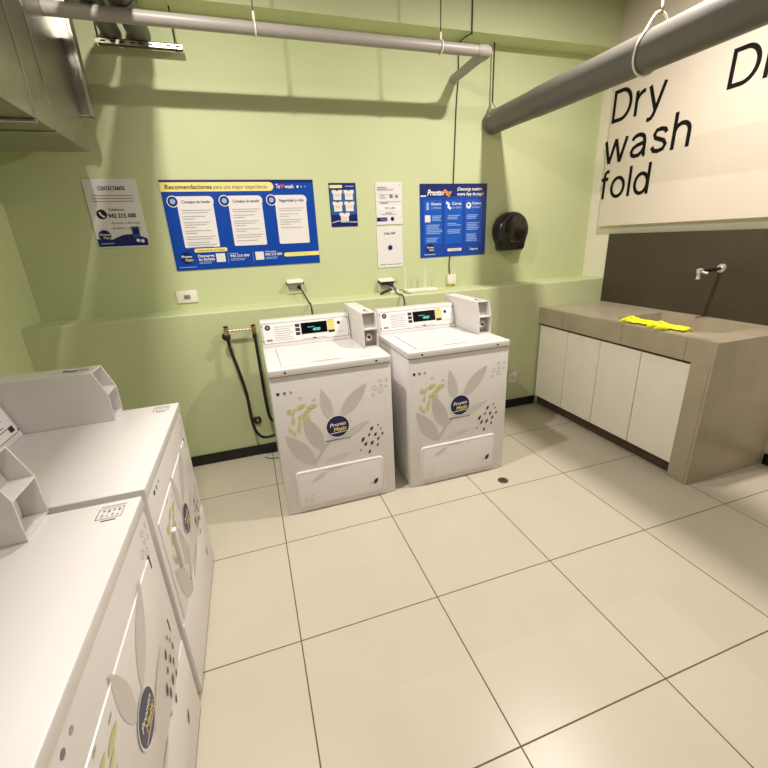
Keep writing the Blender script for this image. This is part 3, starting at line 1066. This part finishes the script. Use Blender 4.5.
# blue payment app poster
b, fr, W_, H_ = board('a', 1.384, 1.981, 1.348, 1.898, M['blue'], .006)
b.rect(fr, 0, W_, H_ - .09, H_, M['blue_dark'], .0010)
for (u0, u1) in ((.030, .190), (.215, .375), (.400, .560)):
    b.rect(fr, u0, u1, .10, H_ - .115, M['blue_mid'], .0010, .008)
b.rect(fr, .004, .052, H_ - .092, H_ - .083, M['white_print'], .0014)
b.flat(fr, [(.050, H_ - .092), (.268, H_ - .092), (.292, H_ - .040), (.072, H_ - .040)], M['blue_dark'], .0016)
b.text(fr, 'Pronto', .062, H_ - .083, .042, M['white_print'], .0024, width=.135, bold=.03, slant=.25)
b.text(fr, 'Pay', .196, H_ - .083, .042, M['orange'], .0024, width=.082, bold=.03, slant=.25)
b.text(fr, '¡Descarga nuestra', .325, H_ - .050, .024, M['white_print'], .0024, width=.225, bold=.025)
b.text(fr, 'nueva App de pago!', .325, H_ - .086, .024, M['white_print'], .0024, width=.240, bold=.025)
heads = (('Descarga', 'y regístrate'), ('Carga', 'tu saldo'), ('Comienza', 'a lavar'))
for k, u in enumerate((.040, .222, .404)):
    b.text(fr, heads[k][0], u + .056, H_ - .155, .021, M['white_print'], .0022, width=.085, bold=.02)
    b.text(fr, heads[k][1], u + .056, H_ - .182, .019, M['paleblue'], .0022, width=.085, bold=.02)
b.rect(fr, .053, .075, H_ - .190, H_ - .135, M['paleblue'], .0022, .004)
b.strip(fr, [(.228, H_ - .135), (.250, H_ - .150), (.248, H_ - .170), (.268, H_ - .185)], .020, M['white_print'], .0022)
b.disc(fr, .430, H_ - .162, .024, M['white_print'], .0022)
b.disc(fr, .428, H_ - .158, .010, M['blue_mid'], .0028)
b.rect(fr, .040, .088, H_ - .280, H_ - .228, M['poster_white'], .0022)
lines(b, fr, .102, .200, H_ - .232, 4, .011, .0055, M['paleblue'], .0022, 11)
lines(b, fr, .052, .195, H_ - .300, 6, .0125, .006, M['paleblue'], .0022, 12)
lines(b, fr, .052, .170, H_ - .400, 3, .0125, .006, M['paleblue'], .0022, 13)
lines(b, fr, .240, .360, H_ - .232, 3, .0125, .006, M['paleblue'], .0022, 14)
lines(b, fr, .240, .360, H_ - .292, 2, .0125, .006, M['paleblue'], .0022, 15)
lines(b, fr, .240, .375, H_ - .340, 3, .0125, .006, M['paleblue'], .0022, 16)
lines(b, fr, .415, .545, H_ - .232, 3, .0125, .006, M['paleblue'], .0022, 17)
lines(b, fr, .415, .545, H_ - .292, 5, .0125, .006, M['paleblue'], .0022, 18)
lines(b, fr, .415, .535, H_ - .380, 5, .0125, .006, M['paleblue'], .0022, 19)
mini_logo(b, fr, .085, .070, .036)
b.rect(fr, .030, .130, .018, .026, M['paleblue'], .0022)
b.rect(fr, .240, .372, .040, .062, M['poster_white'], .0022, .008)
b.rect(fr, .262, .350, .048, .054, M['orange'], .0028)
b.text(fr, 'Soporte', .450, .042, .018, M['white_print'], .0022, width=.075, bold=.02)
tag(b.build('app_poster'), 'square blue app poster right of the white notices', 'poster')

# ------------------------------------------------------------------ paper dispenser
disp = empty('paper_dispenser', (2.196, YU, 1.526), 'round black paper dispenser on the green wall right of the app poster', 'dispenser')
b = MB()
prof = [(.143, 0), (.151, .006), (.153, .06), (.147, .095), (.133, .108), (.0005, .112)]
b.lathe(prof, (0, 0, 0), (0, -1, 0), M['blackplastic'], 56)
b.prism([(-.108, -.148), (.108, -.148), (.126, -.070), (-.126, -.070)], 'y', -.104, -.001, M['blackplastic'], .006, 2)
body = b.build('housing', disp)
b = MB()
b.lathe([(.104, .0), (.104, .004), (.098, .008), (.0005, .010)], (.012, -.111, .018), (0, -1, 0), M['smoke'], 44)
b.build('window_cover', body)
b = MB()
b.box(-.030, .040, -.112, -.104, -.088, -.074, M['steel'], .003)
b.build('latch', body)
b = MB(); b.box(-.102, .102, -.096, -.006, -.155, -.1485, M['rubber'])
b.build('tear_edge', disp)


# ------------------------------------------------------------------ sockets, router, cables
def plate(loc, w, h, name, label, cat, y=YU):
    r = empty(name, (loc[0], y, loc[1]), label, cat)
    b = MB(); b.box(-w / 2, w / 2, -.010, 0, -h / 2, h / 2, M['white_plastic'], .003)
    b.build('face_plate', r)
    return r


r = plate((-.412, 1.184), .136, .084, 'light_switch', 'white switch plate under the left end of the large blue board', 'switch')
b = MB(); b.box(-.020, .020, -.015, -.009, -.016, .012, M['grey_print'], .003)
b.build('rocker', r)
r = plate((2.140, .288), .085, .095, 'wall_socket', 'white socket low on the green wall right of the washers', 'socket', YB)
b = MB(); b.box(-.022, .022, -.013, -.009, -.018, .018, M['white_plastic'], .003)
for s in (-1, 1):
    b.box(s * .010 - .003, s * .010 + .003, -.0136, -.0128, -.006, .006, M['black_print'])
b.build('socket_insert', r)


def hooded(x, z, w, h, label):
    r = plate((x, z), w, h, 'weatherproof_socket', label, 'socket')
    b = MB()
    b.prism([(-.0, h / 2 - .006), (-.060, h / 2 - .016), (-.062, h / 2 - .024), (0, h / 2 - .016)], 'x', -w / 2 - .002, w / 2 + .002, M['white_plastic'])
    for s in (-1, 1):
        b.box(s * w / 2 - .006, s * w / 2 + .006, -.058, -.010, h / 2 - .034, h / 2 - .016, M['darkmetal'], .002, 1)
    b.build('hood', r)
    b = MB(); b.box(-w / 2 + .012, w / 2 - .012, -.016, -.009, -h / 2 + .012, h / 2 - .026, M['enamel_in'], .003)
    b.lathe([(.004, 0), (.004, .002)], (w * .32, -.016, 0), (0, -1, 0), M['rubber'], 10)
    b.build('socket_insert', r)
    return r


hooded(.345, 1.200, .118, .104, 'hooded white wall socket above the left washing machine')
hooded(1.070, 1.160, .120, .100, 'hooded white wall socket holding the black adaptor, left of the router')

# power cords belong to the washers, the adaptor to the second socket
def cord(root, plug, pts):
    o0 = root.location
    b = MB(); b.tube([Vector(p) - o0 for p in pts], .0052, M['rubber'], 8, 6)
    c = b.build('power_cord', root)
    b = MB(); b.lathe([(.013, 0), (.014, .012), (.010, .034), (.006, .045)], Vector(plug) - o0, (.25, -1, -.25), M['rubber'], 16)
    b.build('plug', c)


cord(MACH[0], (.372, YU - .0155, 1.192), [(.381, YU - .055, 1.182), (.392, YU - .10, 1.155), (.402, YU - .16, 1.125), (.404, YU - .25, 1.104), (.404, YU - .345, 1.088), (.406, YU - .360, .93)])
cord(MACH[1], (1.088, YU - .064, 1.164), [(1.096, YU - .105, 1.152), (1.100, YU - .14, 1.130), (1.096, YU - .19, 1.112), (1.094, YU - .25, 1.104), (1.096, YU - .345, 1.088), (1.098, YU - .360, .93)])
b = MB(); b.box(1.022, 1.124, YU - .062, YU - .0165, 1.160, 1.192, M['rubber'], .006)
tag(b.build('plug_adaptor'), 'black plug adaptor in the hooded socket beside the router', 'adaptor')
pl = MB(); pl.tube([(.975, YU - .155, 1.104), (1.02, YU - .150, 1.120), (1.055, YU - .150, 1.133), (1.075, YU - .150, 1.133)], [.008, .011, .010, .006], M['rubber'], 10)
tag(pl.build('loose_plug'), 'black unplugged plug lying on the ledge below the hooded socket', 'plug')
wp = MB()
wp.box(1.060, 1.140, YU - .150, YU - .110, ZL + .001, ZL + .024, M['white_plastic'], .006)
wp.tube([(1.135, YU - .13, ZL + .020), (1.155, YU - .16, ZL + .030), (1.150, YU - .20, ZL + .022), (1.180, YU - .23, ZL + .006), (1.205, YU - .215, ZL + .006)], .0028, M['rubber'], 6, 5)
wp.tube([(1.10, YU - .02, 1.150), (1.125, YU - .06, 1.165), (1.150, YU - .07, 1.135), (1.135, YU - .11, 1.112)], .0045, M['white_plastic'], 6, 5)
tag(wp.build('power_supply'), 'small white power supply brick on the ledge between socket and router', 'power supply')

rt = empty('wifi_router', (1.318, 1.215, ZL), 'flat white wifi router with two upright antennas on the wall ledge', 'router')
b = MB(); b.box(-.130, .130, -.052, .052, .001, .026, M['white_plastic'], .006, 3)
for k in range(5):
    b.box(-.06 + k * .022, -.052 + k * .022, -.0535, -.051, .012, .015, M['grey_print'])
b.build('body', rt)
for x in (-.108, .066):
    a = MB(); a.tube([(x, .046, .020), (x, .060, .024), (x, .062, .04), (x, .062, .192)], [.005, .006, .0055, .0045], M['white_plastic'], 10)
    a.build('antenna', rt)
jb = MB(); jb.box(1.620, 1.700, YU - .030, YU, 1.122, 1.200, M['white_plastic'], .005)
tag(jb.build('junction_box'), 'small white cable box on the wall right of the router', 'junction box')
dc = MB()
dc.tube([(1.715, 1.192, ZC - .001), (1.716, 1.192, 2.86), (1.712, 1.190, 2.812), (1.695, 1.25, 2.808), (1.697, 1.352, 2.805), (1.702, 1.357, 2.74), (1.703, 1.357, 2.60), (1.690, 1.357, 2.42), (1.673, 1.356, 1.925), (1.672, 1.356, 1.902)], .0042, M['rubber'], 7, 4)
dc.tube([(1.650, 1.356, 1.3465), (1.642, 1.356, 1.28), (1.648, 1.352, 1.201)], .0042, M['rubber'], 7, 4)
tag(dc.build('data_cable'), 'thin black cable hanging down the wall behind the app poster', 'cable')
rc = MB()
rc.tube([(1.46, 1.245, ZL + .008), (1.51, 1.25, ZL + .005), (1.57, 1.28, ZL + .005), (1.635, 1.325, ZL + .010), (1.655, 1.343, ZL + .025)], .003, M['yellow_soft'], 6, 5)
tag(rc.build('patch_cable'), 'short pale yellow cable between router and small cable box', 'cable')

# ------------------------------------------------------------------ water supply
ws = empty('water_supply_taps', (-.176, YB, .965), 'two brass supply taps joined by a pipe on the lower green wall', 'taps')
b = MB()
b.tube([(.016, -.045, .006), (.162, -.045, .002)], .0065, M['white_plastic'], 10)
for k in range(6):
    b.tube([(.035 + k * .022, -.045, .0055), (.042 + k * .022, -.045, .0053)], .0085, M['brass'], 10)
b.build('pipe', ws)
for (x, dz) in ((0, .006), (.176, 0)):
    v = MB()
    v.lathe([(.018, 0), (.018, .004), (.009, .008), (.009, .045)], (x, 0, dz), (0, -1, 0), M['brass'], 18)
    v.lathe([(.010, -.030), (.013, -.024), (.012, .010), (.008, .016), (.006, .024)], (x, -.046, dz), (0, 0, 1), M['brass'], 18)
    vv = v.build('valve', ws)
    h = MB()
    h.lathe([(.006, 0), (.017, .004), (.017, .009), (.008, .013)], (x, -.046, dz + .022), (0, 0, 1), M['darkmetal'], 16)
    h.build('handle', vv)
b = MB(); b.lathe([(.026, .001), (.028, .012), (.020, .016), (.012, .022)], (-.004, -.058, -.028), (0, -1, .2), M['darkmetal'], 22)
b.build('gauge', ws)
hs = empty('water_hose', (-.176, YB - .046, .93), 'black rubber hose from the left supply tap looping down to the floor drain side', 'hose')
hs['label'] = 'black rubber hose from the left supply tap, curving under to the washer'
b = MB(); b.tube([(0, 0, .006), (.003, -.004, -.04), (.012, -.014, -.11), (.034, -.02, -.22), (.062, -.022, -.40), (.067, -.024, -.58), (.078, -.026, -.68), (.108, -.028, -.745), (.150, -.028, -.766), (.208, -.026, -.762), (.245, -.026, -.755)], .0105, M['rubber'], 12, 6)
b.build('tube', hs)
b = MB(); b.lathe([(.014, 0), (.015, .004), (.015, .022), (.012, .028)], (0, 0, .008), (.05, -.05, -1), M['darkmetal'], 16)
b.build('coupling', hs)
hs = empty('water_hose', (0, YB - .046, .93), 'black rubber hose hanging from the right supply tap beside the washer', 'hose')
b = MB(); b.tube([(0, 0, .006), (.002, -.006, -.05), (.004, -.012, -.20), (.006, -.014, -.38), (.010, -.014, -.52), (.020, -.014, -.62), (.050, -.014, -.655), (.10, -.014, -.66)], .0105, M['rubber'], 12, 6)
b.build('tube', hs)
b = MB(); b.lathe([(.014, 0), (.015, .004), (.015, .022), (.012, .028)], (0, 0, .006), (0, -.05, -1), M['darkmetal'], 16)
b.build('coupling', hs)
wd = empty('wall_drain', (-.072, YB, .283), 'round dark drain inlet on the wall inside the hose loop', 'drain')
b = MB(); b.lathe([(.030, 0), (.030, .008), (.024, .014), (.018, .016)], (0, 0, 0), (0, -1, 0), M['darkmetal'], 24)
b.build('flange', wd)
b = MB(); b.lathe([(.010, 0), (.010, .004)], (.004, -.0162, .002), (0, -1, 0), M['steel'], 14)
b.build('plug', wd)
fc = MB()
fc.tube([(-.055, 1.0, .0035), (-.02, .965, .0035), (.03, .955, .0035), (.10, .96, .0035)], .003, M['rubber'], 6, 6)
tag(fc.build('floor_cable'), 'thin dark cable on the floor beside the left washer', 'cable')

# floor drain
fd = empty('floor_drain', (1.389, .074, 0), 'small round metal drain in the floor tiles in front of the right washer', 'drain')
b = MB(); b.lathe([(.034, 0.0002), (.034, .0015), (.031, .0022), (.0005, .0022)], (0, 0, 0), (0, 0, 1), M['drainmetal'], 28)
b.build('rim', fd)
b = MB()
ff = lambda u, v, w: Vector((u, v, .0022 + w))
for k in range(5):
    b.rect(ff, -.020 + (abs(k - 2)) * .004, .020 - (abs(k - 2)) * .004, -.0195 + k * .009, -.0150 + k * .009, M['shadow_gap'], .0006)
b.build('grate', fd)

# ------------------------------------------------------------------ overhead pipes
# grey drain pipe along the back wall, turning into the wall
YP, ZP, RP = .910, 2.602, .031
p1 = empty('drain_pipe', (1.665, YP, ZP), 'slim light grey pipe hung along the back wall, turning into it', 'pipe')
b = MB(); b.tube([(-2.386, 0, 0), (-.03, 0, 0)], RP, M['pvc'], 24)
b.build('straight_run', p1)
b = MB(); b.tube([(0, .03, -.001), (0, YU - YP - .001, -.008)], RP * .97, M['pvc'], 24)
b.build('wall_branch', p1)
b = MB()
b.tube([(-.050, 0, 0), (-.012, 0, 0), (.001, .001, 0), (.001, .014, 0), (0, .050, 0)], RP * 1.16, M['pvc'], 24)
b.tube([(-.066, 0, 0), (-.048, 0, 0)], RP * 1.12, M['pvc'], 24)
b.build('elbow', p1)
for (x, lab) in ((.242, 'thin hanger rod with white clip on the slim pipe, the left one'), (1.343, 'thin hanger rod with white clip on the slim pipe, near the elbow')):
    h = empty('pipe_hanger', (x, YP, ZP), lab, 'hanger', 0, 'hangers of the slim grey pipe')
    b = MB(); b.tube([(0, 0, RP + .030), (0, 0, ZC - ZP)], .0035, M['darkmetal'], 8)
    b.build('rod', h)
    b = MB()
    n = 20
    b.tube([(0, (RP + .004) * math.cos(2 * PI * k / n), (RP + .004) * math.sin(2 * PI * k / n)) for k in range(n + 1)], .0045, M['zip'], 6)
    b.tube([(0, 0, RP + .002), (0, 0, RP + .045)], .0065, M['zip'], 8)
    b.build('clip', h)

# big dark pipe on the right, running towards the camera
p2 = empty('duct_pipe', (2.0, YU, 2.324), 'thick dark grey pipe running overhead in front of the white wall words', 'pipe')
b = MB(); b.tube([(0, -.001, 0), (0, -.014, 0), (0, -.50, -.008), (0, -.56, -.009)], [.078, .080, .083, .0865], M['pvc_dark'], 40)
b.build('wall_socket_section', p2)
b = MB(); b.tube([(0, -.5605, -.009), (0, -4.8, -.080)], [.0865, .0865], M['pvc_dark'], 40)
b.build('long_section', p2)
r2 = empty('pipe_hanger', (2.0, 1.322, 2.324), 'dark rod and wire ring holding the wall end of the thick pipe', 'hanger')
b = MB(); b.tube([(-.022, 0, .130), (-.022, 0, .501)], .006, M['darkmetal'], 10)
b.build('rod', r2)
b = MB()
n = 28
b.tube([(.086 * math.sin(2 * PI * k / n), 0, .086 * math.cos(2 * PI * k / n)) for k in range(n + 1)], .003, M['steel'], 6)
b.tube([(-.022, 0, .135), (-.058, 0, .064)], .0035, M['steel'], 6)
b.tube([(-.022, 0, .135), (.012, 0, .087)], .0035, M['steel'], 6)
b.build('wire_ring', r2)
r3 = empty('pipe_hanger', (2.0, .010, 2.301), 'white strap loop holding the thick pipe in front of the word Dry', 'hanger')
b = MB()
pts = []
n = 30
for k in range(n + 1):
    a = 2 * PI * k / n
    r = .0925 + (.050 * max(0, math.cos(a)) ** 8)
    pts.append((r * math.sin(a), -.06 * (.5 + math.cos(a) * .5), r * math.cos(a)))
b.tube(pts, .0055, M['zip'], 8)
b.build('strap', r3)
b = MB(); b.tube([(0, -.06, .138), (0, -.06, ZC - 2.300)], .0055, M['zip'], 8); b.box(-.008, .008, -.068, -.052, .130, .160, M['brass'], .002, 1)
b.build('rod', r3)

# pair of vent pipes on a slotted rail
for (x, rr, lab) in ((-.526, .050, 'dark grey overhead pipe resting on the slotted rail, next to the metal duct'), (-.385, .061, 'dark grey overhead pipe resting on the slotted rail, right one of two')):
    v = empty('vent_pipe', (x, YU - .001, 2.641 + rr), lab, 'pipe', 0, 'vent pipes on the slotted rail')
    b = MB(); b.tube([(0, 0, 0), (0, -4.4, .0)], rr, M['pvc_dark'], 32)
    b.build('tube', v)
    b = MB(); b.tube([(0, -.35, 0), (0, -.45, 0)], rr * 1.08, M['pvc_dark'], 32)
    b.build('coupling', v)
tr = empty('trapeze_rail', (-.380, 1.30, 2.614), 'slotted metal rail on two rods under the overhead pipes', 'rail')
b = MB()
b.box(-.225, .222, -.020, .020, .022, .026, M['rail'])
b.box(-.225, .222, -.020, -.017, .0, .026, M['rail'])
b.box(-.225, .222, .017, .020, .0, .026, M['rail'])
ftr = lambda u, v, w: Vector((u, -.020 - w, v))
for k in range(9):
    b.rect(ftr, -.20 + k * .048, -.175 + k * .048, .008, .016, M['shadow_gap'], .0008)
b.build('channel', tr)
for x in (-.212, .185):
    b = MB(); b.tube([(x, 0, -.006), (x, 0, .210)], .004, M['darkmetal'], 8)
    b.lathe([(.009, 0), (.009, .008)], (x, 0, .026), (0, 0, 1), M['steel'], 6, False)
    b.build('rod', tr)

# ------------------------------------------------------------------ metal air duct
dx1, dz0, dy1 = -.722, 2.033, 1.088
du = empty('air_duct', (dx1, dy1, dz0), 'large galvanised sheet metal air duct hung in the upper left corner', 'duct')
b = MB(); b.box(XL + .02 - dx1, 0, -1.95, 0, 0, ZC - .08 - dz0, M['galv'], .003, 1)
body = b.build('casing', du)
for (yy, wd_) in ((-.660, .012), (-.455, .008), (-1.02, .012)):
    s = MB()
    h = ZC - .09 - dz0
    s.box(-.0005, .003, yy - wd_ / 2, yy + wd_ / 2, .001, h, M['galv'], .003, 1)
    s.box(XL + .03 - dx1, .003, yy - wd_ / 2, yy + wd_ / 2, -.006 if wd_ < .01 else -.014, -.0005, M['galv'], .003, 1)
    s.build('flange_joint', body)
f = MB()
f.box(-.30, .058, .001, .045, .175, ZC - .10 - dz0, M['galv'], .004, 1)
f.box(.040, .060, -.006, .060, .175, ZC - .10 - dz0, M['galv'], .003, 1)
f.build('end_flange', du)
